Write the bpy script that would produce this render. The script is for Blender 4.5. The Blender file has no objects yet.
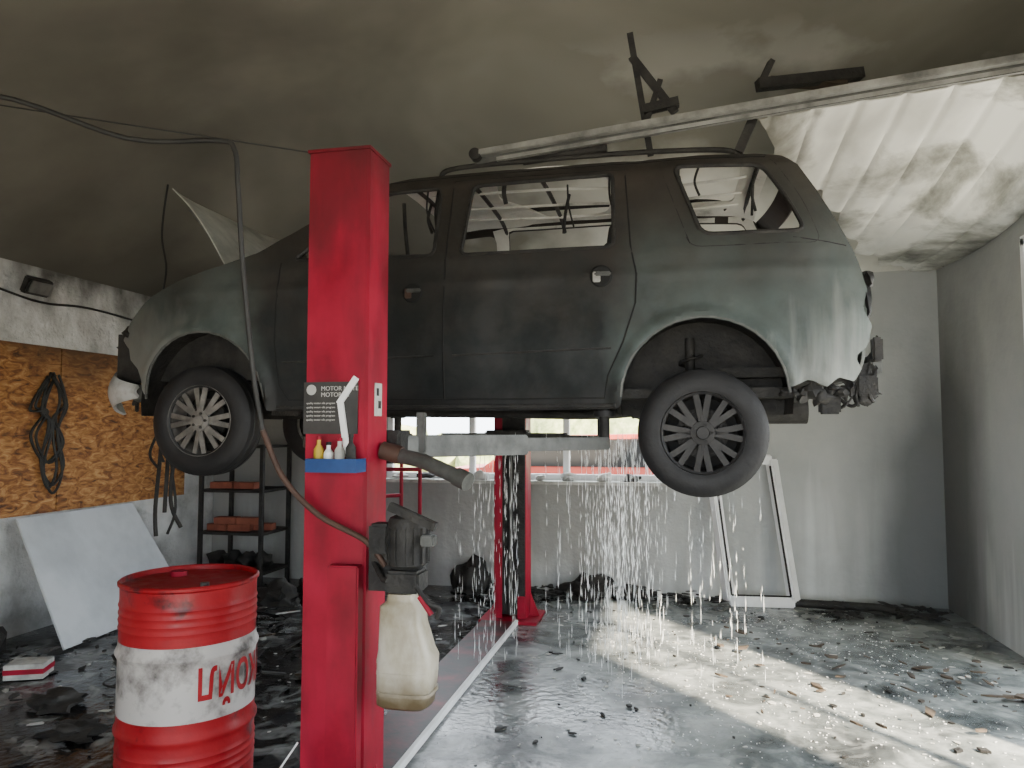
import bpy,bmesh,math,random
from mathutils import Vector,Matrix,noise,Euler
random.seed(7)
R=random.uniform
sc=bpy.context.scene
# ------------------------------------------------------------ materials
def mat(name,cols,scale=4,rough=.6,metal=0,bump=0,stretch=(1,1,1),detail=8,rough2=None,bscale=None,distort=0,spec=.5,trans=0,rscale=None):
    m=bpy.data.materials.new(name);m.use_nodes=True
    N=m.node_tree.nodes;L=m.node_tree.links
    b=N['Principled BSDF']
    b.inputs['Roughness'].default_value=rough
    b.inputs['Metallic'].default_value=metal
    b.inputs['Specular IOR Level'].default_value=spec
    if trans: b.inputs['Transmission Weight'].default_value=trans
    tc=N.new('ShaderNodeTexCoord');mp=N.new('ShaderNodeMapping');mp.inputs['Scale'].default_value=stretch
    L.new(tc.outputs['Object'],mp.inputs['Vector'])
    nz=N.new('ShaderNodeTexNoise');nz.inputs['Scale'].default_value=scale;nz.inputs['Detail'].default_value=detail
    nz.inputs['Roughness'].default_value=.62;nz.inputs['Distortion'].default_value=distort
    L.new(mp.outputs['Vector'],nz.inputs['Vector'])
    cr=N.new('ShaderNodeValToRGB')
    els=cr.color_ramp.elements
    while len(els)<len(cols): els.new(.5)
    for e,(p,c) in zip(els,cols): e.position=p;e.color=(*c,1)
    L.new(nz.outputs['Fac'],cr.inputs['Fac']);L.new(cr.outputs['Color'],b.inputs['Base Color'])
    if rough2 is not None:
        mr=N.new('ShaderNodeMapRange');mr.inputs['From Min'].default_value=.42;mr.inputs['From Max'].default_value=.58
        mr.inputs['To Min'].default_value=rough;mr.inputs['To Max'].default_value=rough2
        src=nz
        if rscale:
            src=N.new('ShaderNodeTexNoise');src.inputs['Scale'].default_value=rscale;src.inputs['Detail'].default_value=5;L.new(tc.outputs['Object'],src.inputs['Vector'])
        L.new(src.outputs['Fac'],mr.inputs['Value']);L.new(mr.outputs['Result'],b.inputs['Roughness'])
    if bump:
        n2=N.new('ShaderNodeTexNoise');n2.inputs['Scale'].default_value=bscale or scale*5;n2.inputs['Detail'].default_value=6
        L.new(mp.outputs['Vector'],n2.inputs['Vector'])
        bp=N.new('ShaderNodeBump');bp.inputs['Strength'].default_value=bump;bp.inputs['Distance'].default_value=.02
        L.new(n2.outputs['Fac'],bp.inputs['Height']);L.new(bp.outputs['Normal'],b.inputs['Normal'])
    return m
def nd(m,t): return m.node_tree.nodes.new(t)
def lk(m,a,b): m.node_tree.links.new(a,b)
def overlay(m,axis_expr,col,noise_scale=2,noise_amt=.5,stretch=(1,1,1),distort=0,mx_fac=1.0):
    N=m.node_tree.nodes;b=N['Principled BSDF']
    src=b.inputs['Base Color'].links[0].from_socket
    tc=nd(m,'ShaderNodeTexCoord');sp=nd(m,'ShaderNodeSeparateXYZ');lk(m,tc.outputs['Object'],sp.inputs[0])
    cur=None
    for ax,f,t in axis_expr:
        mr=nd(m,'ShaderNodeMapRange');mr.inputs['From Min'].default_value=f;mr.inputs['From Max'].default_value=t
        lk(m,sp.outputs[ax],mr.inputs['Value'])
        if cur is None: cur=mr.outputs['Result']
        else:
            mu=nd(m,'ShaderNodeMath');mu.operation='MULTIPLY';lk(m,cur,mu.inputs[0]);lk(m,mr.outputs['Result'],mu.inputs[1]);cur=mu.outputs[0]
    mp=nd(m,'ShaderNodeMapping');mp.inputs['Scale'].default_value=stretch;lk(m,tc.outputs['Object'],mp.inputs[0])
    nz=nd(m,'ShaderNodeTexNoise');nz.inputs['Scale'].default_value=noise_scale;nz.inputs['Detail'].default_value=8;nz.inputs['Distortion'].default_value=distort;lk(m,mp.outputs[0],nz.inputs['Vector'])
    mr=nd(m,'ShaderNodeMapRange');mr.inputs['From Min'].default_value=.5-noise_amt*.25;mr.inputs['From Max'].default_value=.5+noise_amt*.25
    lk(m,nz.outputs['Fac'],mr.inputs['Value'])
    ad=nd(m,'ShaderNodeMath');ad.operation='MULTIPLY_ADD';ad.inputs[1].default_value=2;ad.inputs[2].default_value=-1;lk(m,cur,ad.inputs[0])
    a2=nd(m,'ShaderNodeMath');a2.operation='ADD';a2.use_clamp=True;lk(m,ad.outputs[0],a2.inputs[0]);lk(m,mr.outputs['Result'],a2.inputs[1])
    mf=nd(m,'ShaderNodeMath');mf.operation='MULTIPLY';mf.inputs[1].default_value=mx_fac;lk(m,a2.outputs[0],mf.inputs[0])
    mx=nd(m,'ShaderNodeMix');mx.data_type='RGBA'
    lk(m,mf.outputs[0],mx.inputs['Factor']);lk(m,src,mx.inputs['A']);mx.inputs['B'].default_value=(*col,1)
    lk(m,mx.outputs['Result'],b.inputs['Base Color'])
m_floor=mat('wet_concrete',[(.34,(.035,.039,.041)),(.47,(.115,.13,.13)),(.56,(.21,.232,.227)),(.66,(.38,.405,.395))],scale=2.0,rough=.03,rough2=.38,bump=.22,bscale=24,distort=.5,rscale=1.1,detail=12)
overlay(m_floor,[(0,-.6,-1.5)],(.008,.008,.010),2.6,1.0)
overlay(m_floor,[(2,-.55,1.45)],(.50,.53,.52),4.5,.6,distort=1.2,mx_fac=.7)
m_back=mat('sooty_plaster',[(.3,(.60,.625,.615)),(.5,(.74,.765,.75)),(.7,(.84,.86,.835))],scale=1.1,rough=.85,bump=.25,bscale=18)
overlay(m_back,[(0,1.2,2.15),(2,2.7,1.2)],(.05,.06,.065),1.3,1.4,(1,1,.35),mx_fac=.85)
overlay(m_back,[(0,.2,-.3),(2,-1.1,.9)],(.40,.40,.38),2.0,.5,(1,1,.4))
overlay(m_back,[(2,-2.0,1.6)],(.18,.185,.18),3.5,1.0,(1.6,1,.12),mx_fac=.55)
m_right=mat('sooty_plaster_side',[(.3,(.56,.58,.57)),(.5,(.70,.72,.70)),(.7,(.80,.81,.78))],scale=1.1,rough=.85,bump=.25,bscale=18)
overlay(m_right,[(1,5.5,6.8),(2,3.1,1.6)],(.04,.045,.045),1.5,1.4,(1,1,.35),mx_fac=.85)
overlay(m_right,[(2,-2.0,1.8)],(.14,.14,.135),4,1.0,(1,1.6,.12),mx_fac=.6)
m_lwall=mat('rough_white_wall',[(.3,(.36,.37,.36)),(.5,(.62,.63,.62)),(.7,(.78,.79,.78))],scale=3,rough=.9,bump=.8,bscale=25)
overlay(m_lwall,[(2,2.2,3.0)],(.10,.10,.09),4,.9,(1,1,.6))
m_ceil=mat('smoked_ceiling_painted_light',[(.30,(.15,.142,.115)),(.5,(.215,.205,.167)),(.72,(.30,.288,.24))],scale=.45,rough=.75,bump=.05,bscale=6,distort=.4,detail=4)
overlay(m_ceil,[(1,4.4,7.4),(0,-2.6,.2)],(.80,.79,.72),.5,.3)  # brightness painted in: ceiling paler towards the back wall behind the car
overlay(m_ceil,[(0,-1.0,-5.5)],(.04,.037,.03),.6,.8,mx_fac=.75)
m_osb=mat('osb_board',[(.32,(.06,.022,.008)),(.45,(.26,.10,.026)),(.56,(.42,.20,.06)),(.68,(.56,.33,.14))],scale=13,rough=.7,bump=.3,stretch=(1,.6,1.6),distort=1.2)
overlay(m_osb,[(2,1.5,2.6)],(.08,.04,.018),2.5,1.0)
m_red=mat('red_enamel',[(.3,(.20,.002,.014)),(.55,(.33,.004,.028)),(.72,(.37,.008,.036))],scale=3,rough=.42,bump=.03,rough2=.6,spec=.3)
overlay(m_red,[(2,1.8,3.2)],(.05,.008,.008),6,1.2,(1,1,.4))
overlay(m_red,[(2,-1.0,4.5)],(.08,.008,.012),9,.5,(1,1,.3),mx_fac=.5)
m_redd=mat('sooty_red',[(.42,(.016,.005,.006)),(.54,(.07,.005,.009)),(.7,(.20,.008,.018))],scale=4,rough=.45,bump=.05)
m_drum=mat('drum_red',[(.34,(.07,.005,.007)),(.43,(.26,.004,.010)),(.72,(.35,.010,.016))],scale=6,rough=.38,bump=.1,rough2=.6,spec=.35)
m_drumw=mat('drum_white_band',[(.34,(.08,.074,.07)),(.43,(.26,.245,.235)),(.54,(.45,.435,.42))],scale=7,rough=.5)
m_dark=mat('charred_black',[(.35,(.005,.005,.005)),(.65,(.030,.028,.025))],scale=9,rough=.7,bump=.4)
m_dark2=mat('dark_gap',[(.3,(.003,.003,.003)),(.7,(.006,.006,.006))],rough=.8)
m_rub=mat('tyre_rubber',[(.35,(.006,.006,.007)),(.7,(.017,.017,.018))],scale=8,rough=.65,bump=.15)
m_alloy=mat('dusty_alloy',[(.35,(.10,.095,.088)),(.65,(.26,.25,.23))],scale=9,rough=.5,metal=.3)
m_alloyd=mat('sooty_alloy',[(.35,(.010,.0095,.0095)),(.65,(.036,.034,.032))],scale=9,rough=.55,metal=.2)
m_grey=mat('grey_steel',[(.35,(.05,.052,.049)),(.65,(.13,.134,.126))],scale=6,rough=.5,metal=.3,bump=.1)
m_galv=mat('galvanised_rail',[(.35,(.14,.14,.135)),(.65,(.38,.38,.36))],scale=5,rough=.45,metal=.5)
m_ash=mat('ashy_inner_roof',[(.30,(.20,.20,.19)),(.42,(.62,.62,.58)),(.7,(.87,.87,.82))],scale=3,rough=.85)
m_hood=mat('hood_underside',[(.3,(.26,.265,.24)),(.5,(.42,.43,.39)),(.7,(.54,.55,.50))],scale=3,rough=.8)
m_white=mat('white_pvc',[(.3,(.72,.73,.73)),(.6,(.90,.91,.91))],scale=4,rough=.4)
m_board=mat('white_board',[(.3,(.42,.45,.47)),(.6,(.58,.61,.63))],scale=2,rough=.6)
m_panel=mat('sooty_door_panel',[(.35,(.06,.06,.05)),(.44,(.36,.36,.32)),(.53,(.80,.80,.75))],scale=1.0,rough=.5,distort=.5)
overlay(m_panel,[(0,2.3,-.8)],(.07,.065,.05),3.0,1.2,(1,.5,1),distort=.4,mx_fac=.8)
m_brick=mat('brick',[(.3,(.16,.04,.025)),(.7,(.30,.10,.06))],scale=8,rough=.9)
m_wood=mat('burnt_wood',[(.3,(.02,.014,.01)),(.6,(.09,.066,.045))],scale=8,rough=.8)
m_pale=mat('ash_flakes',[(.3,(.25,.25,.23)),(.7,(.62,.62,.58))],scale=8,rough=.8)
m_plastic=mat('cloudy_plastic',[(.3,(.26,.22,.14)),(.5,(.44,.40,.31)),(.7,(.58,.55,.48))],scale=7,rough=.4,stretch=(1,1,.6))
overlay(m_plastic,[(2,.68,.45)],(.13,.095,.05),6,.8)
m_blue=mat('blue_tray',[(.3,(.008,.03,.12)),(.7,(.015,.07,.24))],scale=5,rough=.4)
m_yel=mat('yellow_label',[(.3,(.45,.30,.02)),(.7,(.6,.42,.05))],scale=9,rough=.5)
m_sign=mat('sign_black',[(.3,(.014,.014,.014)),(.7,(.05,.046,.042))],scale=5,rough=.5)
m_ink=mat('sign_print',[(.3,(.35,.35,.33)),(.7,(.55,.55,.52))],scale=5,rough=.6)
m_rust=mat('rust_hose',[(.3,(.025,.012,.008)),(.7,(.08,.04,.026))],scale=8,rough=.7)
m_cable=mat('black_cable',[(.3,(.008,.008,.008)),(.7,(.022,.022,.02))],scale=8,rough=.6)
m_drip=mat('water_drops',[(.3,(.8,.85,.85)),(.7,(.9,.92,.92))],rough=.15,spec=.8)
m_ground=mat('outdoor_ground',[(.3,(.36,.34,.30)),(.7,(.50,.48,.43))],scale=2,rough=.9)
m_green=mat('foliage',[(.3,(.10,.14,.05)),(.5,(.28,.32,.14)),(.7,(.50,.48,.28))],scale=5,rough=.9,bump=.5)
m_cream=mat('cream_render',[(.3,(.62,.57,.42)),(.7,(.75,.71,.58))],scale=2,rough=.9)
m_carred=mat('outdoor_car_red',[(.3,(.40,.06,.04)),(.7,(.50,.09,.06))],scale=2,rough=.4)
m_paint=mat('burnt_green_paint',[(.28,(.022,.028,.026)),(.42,(.052,.070,.065)),(.56,(.088,.113,.106)),(.74,(.14,.162,.151))],scale=2.6,rough=.62,metal=.0,bump=.22,rough2=.85,distort=.2,detail=14)
overlay(m_paint,[(0,-.02,-.42),(0,-2.5,-2.15)],(.007,.010,.0105),3.0,1.0)
overlay(m_paint,[(0,.0,1.25),(2,2.40,1.75)],(.28,.295,.275),9,1.0,(1.6,1.6,.16),mx_fac=.85)
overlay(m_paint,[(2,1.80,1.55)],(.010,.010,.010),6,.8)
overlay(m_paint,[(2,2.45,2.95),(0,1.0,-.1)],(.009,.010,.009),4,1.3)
overlay(m_paint,[(0,-2.3,-3.1),(2,2.45,1.9)],(.22,.225,.205),7,1.3,(1.5,1.5,.6),mx_fac=.8)
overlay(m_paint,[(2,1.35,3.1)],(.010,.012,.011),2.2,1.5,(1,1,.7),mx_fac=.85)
overlay(m_paint,[(2,1.3,3.6)],(.07,.05,.036),5,1.3,mx_fac=.35)
# ------------------------------------------------------------ geometry helpers
def group(name,loc=(0,0,0)):
    e=bpy.data.objects.new(name,None);e.location=loc;e.empty_display_size=.2
    sc.collection.objects.link(e);return e
def par(o,p):
    o.parent=p;o.matrix_parent_inverse=Matrix.Translation(p.location).inverted()
def finish(name,verts,faces,m,parent=None,smooth=False,solid=0,split=40):
    me=bpy.data.meshes.new(name);me.from_pydata([tuple(v) for v in verts],[],faces)
    bm=bmesh.new();bm.from_mesh(me);bmesh.ops.recalc_face_normals(bm,faces=bm.faces);bm.to_mesh(me);bm.free()
    me.materials.append(m)
    o=bpy.data.objects.new(name,me);sc.collection.objects.link(o)
    if parent: par(o,parent)
    if solid:
        s=o.modifiers.new('s','SOLIDIFY');s.thickness=solid;s.offset=0
    if smooth:
        for p in me.polygons:p.use_smooth=True
        s=o.modifiers.new('e','EDGE_SPLIT');s.split_angle=math.radians(split)
    return o
def box(p,name,c,s,m,rot=(0,0,0),bev=0,taper=1):
    bm=bmesh.new();bmesh.ops.create_cube(bm,size=1)
    for v in bm.verts:
        t=taper if v.co.z>0 else 1
        v.co=Vector((v.co.x*s[0]*t,v.co.y*s[1]*t,v.co.z*s[2]))
    if bev: bmesh.ops.bevel(bm,geom=bm.edges[:],offset=bev,segments=2,affect='EDGES')
    M=Matrix.Translation(c)@Euler(rot).to_matrix().to_4x4()
    bm.transform(M)
    bm.verts.ensure_lookup_table()
    vs=[v.co.copy() for v in bm.verts];fs=[[v.index for v in f.verts] for f in bm.faces];bm.free()
    return finish(name,vs,fs,m,p)
def beam(p,name,a,b,w,h,m,bev=0):
    a=Vector(a);b=Vector(b);d=b-a
    q=d.to_track_quat('Y','Z')
    o=box(None,name,(0,0,0),(w,d.length,h),m,bev=bev)
    o.data.transform(Matrix.Translation((a+b)/2)@q.to_matrix().to_4x4())
    if p: par(o,p)
    return o
def smoothpts(pts,n=6):
    P=[Vector(p) for p in pts]
    if len(P)<3:return P
    out=[]
    for i in range(len(P)-1):
        p0=P[max(i-1,0)];p1=P[i];p2=P[i+1];p3=P[min(i+2,len(P)-1)]
        for k in range(n):
            t=k/n
            out.append(.5*((2*p1)+(-p0+p2)*t+(2*p0-5*p1+4*p2-p3)*t*t+(-p0+3*p1-3*p2+p3)*t**3))
    out.append(P[-1]);return out
def tube(p,name,pts,r,m,seg=8,smooth=True,n=6,r2=None):
    P=smoothpts(pts,n) if smooth else [Vector(q) for q in pts]
    vs=[];fs=[];up=None
    for i,q in enumerate(P):
        t=(P[min(i+1,len(P)-1)]-P[max(i-1,0)]).normalized()
        if up is None:
            up=Vector((0,0,1)) if abs(t.z)<.9 else Vector((1,0,0))
        up=(up-t*up.dot(t)).normalized();s=t.cross(up)
        rr=r if r2 is None else r+(r2-r)*i/(len(P)-1)
        for k in range(seg):
            a=2*math.pi*k/seg;vs.append(q+up*math.cos(a)*rr+s*math.sin(a)*rr)
    for i in range(len(P)-1):
        for k in range(seg):
            k2=(k+1)%seg;fs.append([i*seg+k,i*seg+k2,(i+1)*seg+k2,(i+1)*seg+k])
    fs.append(list(range(seg)));fs.append([len(vs)-seg+k for k in range(seg)])
    return finish(name,vs,fs,m,p,smooth=True,split=50)
def lathe(p,name,prof,c,m,axis='z',seg=40,split=35):
    vs=[];fs=[];n=len(prof)
    for k in range(seg):
        a=2*math.pi*k/seg
        for r,h in prof:
            if axis=='z':v=(c[0]+r*math.cos(a),c[1]+r*math.sin(a),c[2]+h)
            elif axis=='y':v=(c[0]+r*math.cos(a),c[1]+h,c[2]+r*math.sin(a))
            else:v=(c[0]+h,c[1]+r*math.cos(a),c[2]+r*math.sin(a))
            vs.append(v)
    for k in range(seg):
        k2=(k+1)%seg
        for i in range(n-1): fs.append([k*n+i,k2*n+i,k2*n+i+1,k*n+i+1])
    o=finish(name,vs,fs,m,p,smooth=True,split=split)
    bm=bmesh.new();bm.from_mesh(o.data);bmesh.ops.remove_doubles(bm,verts=bm.verts,dist=1e-5);bmesh.ops.recalc_face_normals(bm,faces=bm.faces)
    for f in bm.faces:f.smooth=True
    bm.to_mesh(o.data);bm.free();return o
def cyl(p,name,c,r,h,m,axis='z',seg=24):
    return lathe(p,name,[(0,-h/2),(r,-h/2),(r,h/2),(0,h/2)],c,m,axis,seg)
def loft(p,name,secs,m,seg=24,pw=4):
    vs=[];fs=[]
    for z,cx,cy,wx,wy in secs:
        for k in range(seg):
            a=2*math.pi*k/seg;ca,sa=math.cos(a),math.sin(a)
            x=math.copysign(abs(ca)**(2/pw),ca)*wx/2;y=math.copysign(abs(sa)**(2/pw),sa)*wy/2
            vs.append((cx+x,cy+y,z))
    for i in range(len(secs)-1):
        for k in range(seg):
            k2=(k+1)%seg;fs.append([i*seg+k,i*seg+k2,(i+1)*seg+k2,(i+1)*seg+k])
    fs.append(list(range(seg)));fs.append([len(vs)-seg+k for k in range(seg)])
    return finish(name,vs,fs,m,p,smooth=True,split=50)
def inpoly(x,y,P):
    c=False;j=len(P)-1
    for i in range(len(P)):
        xi,yi=P[i];xj,yj=P[j]
        if (yi>y)!=(yj>y) and x<(xj-xi)*(y-yi)/(yj-yi)+xi:c=not c
        j=i
    return c
def nearest(x,y,polys):
    best=1e9;bp=(x,y)
    for P in polys:
        for i in range(len(P)):
            ax,ay=P[i];bx,by=P[(i+1)%len(P)]
            dx,dy=bx-ax,by-ay;l=dx*dx+dy*dy
            t=0 if l==0 else max(0,min(1,((x-ax)*dx+(y-ay)*dy)/l))
            qx,qy=ax+dx*t,ay+dy*t;d=(qx-x)**2+(qy-y)**2
            if d<best:best=d;bp=(qx,qy)
    return bp
def sheet(p,name,outline,holes,f,cell,m,solid=.012,smooth=True):
    us=[q[0] for q in outline];vv=[q[1] for q in outline]
    u0,v0=min(us),min(vv);nu=int((max(us)-u0)/cell)+1;nv=int((max(vv)-v0)/cell)+1
    cells=[]
    for i in range(nu):
        for j in range(nv):
            x=u0+(i+.5)*cell;y=v0+(j+.5)*cell
            if inpoly(x,y,outline) and not any(inpoly(x,y,h) for h in holes):cells.append((i,j))
    idx={};vs=[];fs=[];ecount={}
    def vid(i,j):
        if (i,j) not in idx: idx[(i,j)]=len(vs);vs.append((u0+i*cell,v0+j*cell))
        return idx[(i,j)]
    for i,j in cells:
        q=[vid(i,j),vid(i+1,j),vid(i+1,j+1),vid(i,j+1)];fs.append(q)
        for k in range(4):
            e=tuple(sorted((q[k],q[(k+1)%4])));ecount[e]=ecount.get(e,0)+1
    bd=set()
    for e,c in ecount.items():
        if c==1:bd.update(e)
    polys=[outline]+holes
    for k in bd: vs[k]=nearest(vs[k][0],vs[k][1],polys)
    return finish(name,[f(u,v) for u,v in vs],fs,m,p,smooth=smooth,solid=solid)
def rpoly(P,r=.04,n=4):
    out=[];N=len(P)
    for i in range(N):
        a=Vector(P[i-1]);b=Vector(P[i]);c=Vector(P[(i+1)%N])
        d1=(a-b);d2=(c-b);rr=min(r,d1.length*.45,d2.length*.45)
        p1=b+d1.normalized()*rr;p2=b+d2.normalized()*rr
        for k in range(n+1):
            t=k/n;q=p1*(1-t)**2+b*2*t*(1-t)+p2*t*t;out.append((q.x,q.y))
    return out
def lump(p,name,c,s,m,amt=.35,sub=3,seed=0):
    bm=bmesh.new();bmesh.ops.create_icosphere(bm,subdivisions=sub,radius=1)
    for v in bm.verts:
        n=noise.noise(v.co*1.6+Vector((seed*3.1,seed,0)))+.5*noise.noise(v.co*4+Vector((seed,0,seed)))
        q=v.co*(1+amt*n*1.5);v.co=Vector((c[0]+q.x*s[0],c[1]+q.y*s[1],max(.002,c[2]+q.z*s[2])))
    vs=[v.co.copy() for v in bm.verts];fs=[[v.index for v in f.verts] for f in bm.faces];bm.free()
    return finish(name,vs,fs,m,p,smooth=True,split=60)
def shards(name,n,reg,smin,smax,m,thick=.012,parent=None,asp=3,zmax=.04,tilt=.25):
    vs=[];fs=[]
    for _ in range(n):
        x=R(reg[0],reg[1]);y=R(reg[2],reg[3]);L=smin+(smax-smin)*random.random()**2.2;W=L/R(1,asp);a=R(0,6.28);tz=R(-tilt,tilt);z=R(.002,zmax)
        k=random.choice([4,5,5,6]);b=len(vs);ring=[]
        for i in range(k):
            t=2*math.pi*i/k+R(-.3,.3);q=R(.6,1);px,py=L*.5*math.cos(t)*q,W*.5*math.sin(t)*q
            X=x+px*math.cos(a)-py*math.sin(a);Y=y+px*math.sin(a)+py*math.cos(a);ring.append((X,Y,max(.002,z+px*tz)))
        th=R(.3,1)*thick
        vs+=ring+[(q[0],q[1],q[2]+th) for q in ring]
        fs.append([b+i for i in range(k)]);fs.append([b+k+i for i in range(k)])
        for i in range(k):
            j=(i+1)%k;fs.append([b+i,b+j,b+k+j,b+k+i])
    return finish(name,vs,fs,m,parent)
# ------------------------------------------------------------ room
XL,XR,YB,YF=-4.7,2.25,6.95,-1.6
def wall_with_hole(name,plane,a0,a1,z0,z1,holes,m,th=.2):
    vs=[];fs=[]
    A=sorted({a0,a1,*[h[0] for h in holes],*[h[1] for h in holes]});Z=sorted({z0,z1,*[h[2] for h in holes],*[h[3] for h in holes]})
    for i in range(len(A)-1):
        for j in range(len(Z)-1):
            ca,cz=(A[i]+A[i+1])/2,(Z[j]+Z[j+1])/2
            if any(h[0]<ca<h[1] and h[2]<cz<h[3] for h in holes):continue
            b=len(vs);ax,val,d=plane
            for o in (val,val+d*th):
                for (aa,zz) in ((A[i],Z[j]),(A[i+1],Z[j]),(A[i+1],Z[j+1]),(A[i],Z[j+1])):
                    vs.append((o,aa,zz) if ax=='x' else (aa,o,zz))
            fs+=[[b,b+1,b+2,b+3],[b+4,b+5,b+6,b+7]]+[[b+k,b+(k+1)%4,b+4+(k+1)%4,b+4+k] for k in range(4)]
    return finish(name,vs,fs,m)
finish('floor',[(XL-.2,YF-.2,0),(XR+.2,YF-.2,0),(XR+.2,YB+.2,0),(XL-.2,YB+.2,0),(XL-.2,YF-.2,-.1),(XR+.2,YF-.2,-.1),(XR+.2,YB+.2,-.1),(XL-.2,YB+.2,-.1)],
   [[0,1,2,3],[4,5,6,7],[0,1,5,4],[1,2,6,5],[2,3,7,6],[3,0,4,7]],m_floor)
wall_with_hole('wall_back',('y',YB,1),XL-.2,XR+.2,0,3.2,[(-2.8,-.08,1.02,2.1)],m_back)
wall_with_hole('wall_left',('x',XL,-1),YF-.2,YB,0,3.0,[],m_lwall)
wall_with_hole('wall_right',('x',XR,1),YF-.2,YB,0,4.1,[(1.6,3.25,.62,2.95),(3.5,5.32,0,2.75)],m_right)
wall_with_hole('wall_front',('y',YF,-1),XL-.2,XR+.2,0,4.1,[(-2.0,1.7,.0,2.5)],m_back)
box(None,'added_sun_blocker_wall',(3.3,3.38,2.2),(1.6,.16,4.6),m_cream)  # unseen fin wall, added to keep direct sun out of the door opening
d1=group('door_1',(XR+.05,4.4,1.3))
box(d1,'jamb_far',(XR+.05,5.30,1.37),(.16,.06,2.74),m_white,bev=.006);box(d1,'jamb_near',(XR+.05,3.53,1.37),(.16,.06,2.74),m_white);box(d1,'head',(XR+.05,4.41,2.72),(.16,1.82,.06),m_white)
def zc(x,y):
    base=2.74+.16*(x-XL)/(XR-XL)
    gx=math.sin(math.pi/2*min(1,max(0,(x-XL))/2.2));gy=math.sin(math.pi/2*min(1,max(0,(YB-y))/2.6))
    return base+1.08*gx*gy
nx,ny=50,60;vs=[];fs=[]
for i in range(nx+1):
    for j in range(ny+1):
        x=XL-.02+(XR-XL+.04)*i/nx;y=YF-.02+(YB-YF+.04)*j/ny;vs.append((x,y,zc(x,y)))
for i in range(nx):
    for j in range(ny):
        a=i*(ny+1)+j;fs.append([a,a+1,a+ny+2,a+ny+1])
ceil=finish('ceiling',vs,fs,m_ceil,smooth=True,solid=.03)
w=group('window_1',(-1.44,YB+.1,1.5))
for k,(a,b) in enumerate([(-2.8,-2.74),(-1.95,-1.89),(-1.02,-.96),(-.14,-.08)]): box(w,'mullion_%d'%k,((a+b)/2,YB+.1,1.56),(.06,.06,1.08),m_white,bev=.006)
box(w,'frame_bottom',(-1.44,YB+.1,1.05),(2.72,.07,.06),m_white,bev=.006);box(w,'frame_top',(-1.44,YB+.1,2.07),(2.72,.07,.06),m_white,bev=.006)
box(w,'sill',(-1.44,YB-.03,1.01),(2.85,.22,.03),m_pale,bev=.006)
for k in range(9):
    x=-2.6+.28*k+R(-.05,.05);lump(w,'sill_debris_%d'%k,(x,YB-.05,1.05+R(0,.02)),(R(.04,.1),.05,R(.02,.06)),random.choice([m_dark,m_dark,m_pale]),.5,2,k+60)
w=group('added_sun_window',(XR+.1,2.4,1.75))  # unseen window, added and sized so the sun lands as the floor patch
for k,y in enumerate([1.63,2.43,3.22]): box(w,'mullion_%d'%k,(XR+.1,y,1.785),(.045,.045,2.33),m_white)
box(w,'frame_bottom',(XR+.1,2.42,.65),(.06,1.65,.06),m_white);box(w,'frame_top',(XR+.1,2.42,2.92),(.06,1.65,.06),m_white)
# outdoors
finish('ground_outdoor',[(-40,-40,-.12),(40,-40,-.12),(40,60,-.12),(-40,60,-.12)],[[0,1,2,3]],m_ground)
h=group('hedge',(-2,15,1))
for k in range(14): lump(h,'bush_%d'%k,(-10+k*1.3,15+R(-.5,.5),.8),(1.1,.8,.9+R(-.4,.4)),m_green,seed=k)
oc=group('parked_car',(-1.2,10.5,.6))
prof=[(-2.1,.3),(-2.15,.75),(-1.95,.95),(-1.3,1.0),(-.7,1.42),(.9,1.45),(1.6,1.0),(2.05,.92),(2.1,.3)]
vs=[(x-1.2,y,z) for y in (9.7,11.3) for x,z in prof];n=len(prof)
finish('body',vs,[list(range(n)),list(range(n,2*n))]+[[i,(i+1)%n,n+(i+1)%n,n+i] for i in range(n)],m_carred,oc)
finish('side_glass',[(x-1.2,9.69,z) for x,z in [(-1.15,1.02),(-.65,1.36),(.85,1.39),(1.4,1.02)]],[[0,1,2,3]],m_dark2,oc)
for k,x in enumerate([-2.6,.15]): cyl(oc,'wheel_%d'%k,(x,9.75,.2),.31,.2,m_rub,'y')
# ------------------------------------------------------------ osb on left wall
g=group('osb_panel',(XL,5,1.5))
for k,(y0,y1) in enumerate([(YF+.1,.9),(.91,3.35),(3.36,4.9),(4.91,6.45)]):
    box(g,'sheet_%d'%k,(XL+.012,(y0+y1)/2,1.505),(.02,y1-y0-.004,1.27),m_osb)
# ------------------------------------------------------------ car
Yc=4.68
RC=(.155,1.655);FC=(-2.675,1.66);AR=.405
def side_y(x,z):
    y=3.80
    if z<2.0:y+=.05*((2.0-z)/.4)**2
    elif z<2.42:y+=.03*((z-2)/.42)**2
    else:
        y+=.03+.34*(z-2.42)
        if z>2.88:y+=.09*((z-2.88)/.12)**2
    if x>.45:y+=.17*((x-.45)/.55)**2.2
    if x<-2.7:y+=.26*((-2.7-x)/.75)**2
    for c in (RC,FC):
        d=math.hypot(x-c[0],z-c[1]);y-=.028*math.exp(-((d-.425)/.035)**2)
    y-=.010*math.exp(-((z-2.30)/.025)**2)
    y+=.010*noise.noise(Vector((x*3,0,z*3)))+.005*noise.noise(Vector((x*11,3,z*11)))
    return y
def arc(c,r,a0,a1,n=18): return [(c[0]+r*math.cos(math.radians(a0+(a1-a0)*k/n)),c[1]+r*math.sin(math.radians(a0+(a1-a0)*k/n))) for k in range(n+1)]
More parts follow.
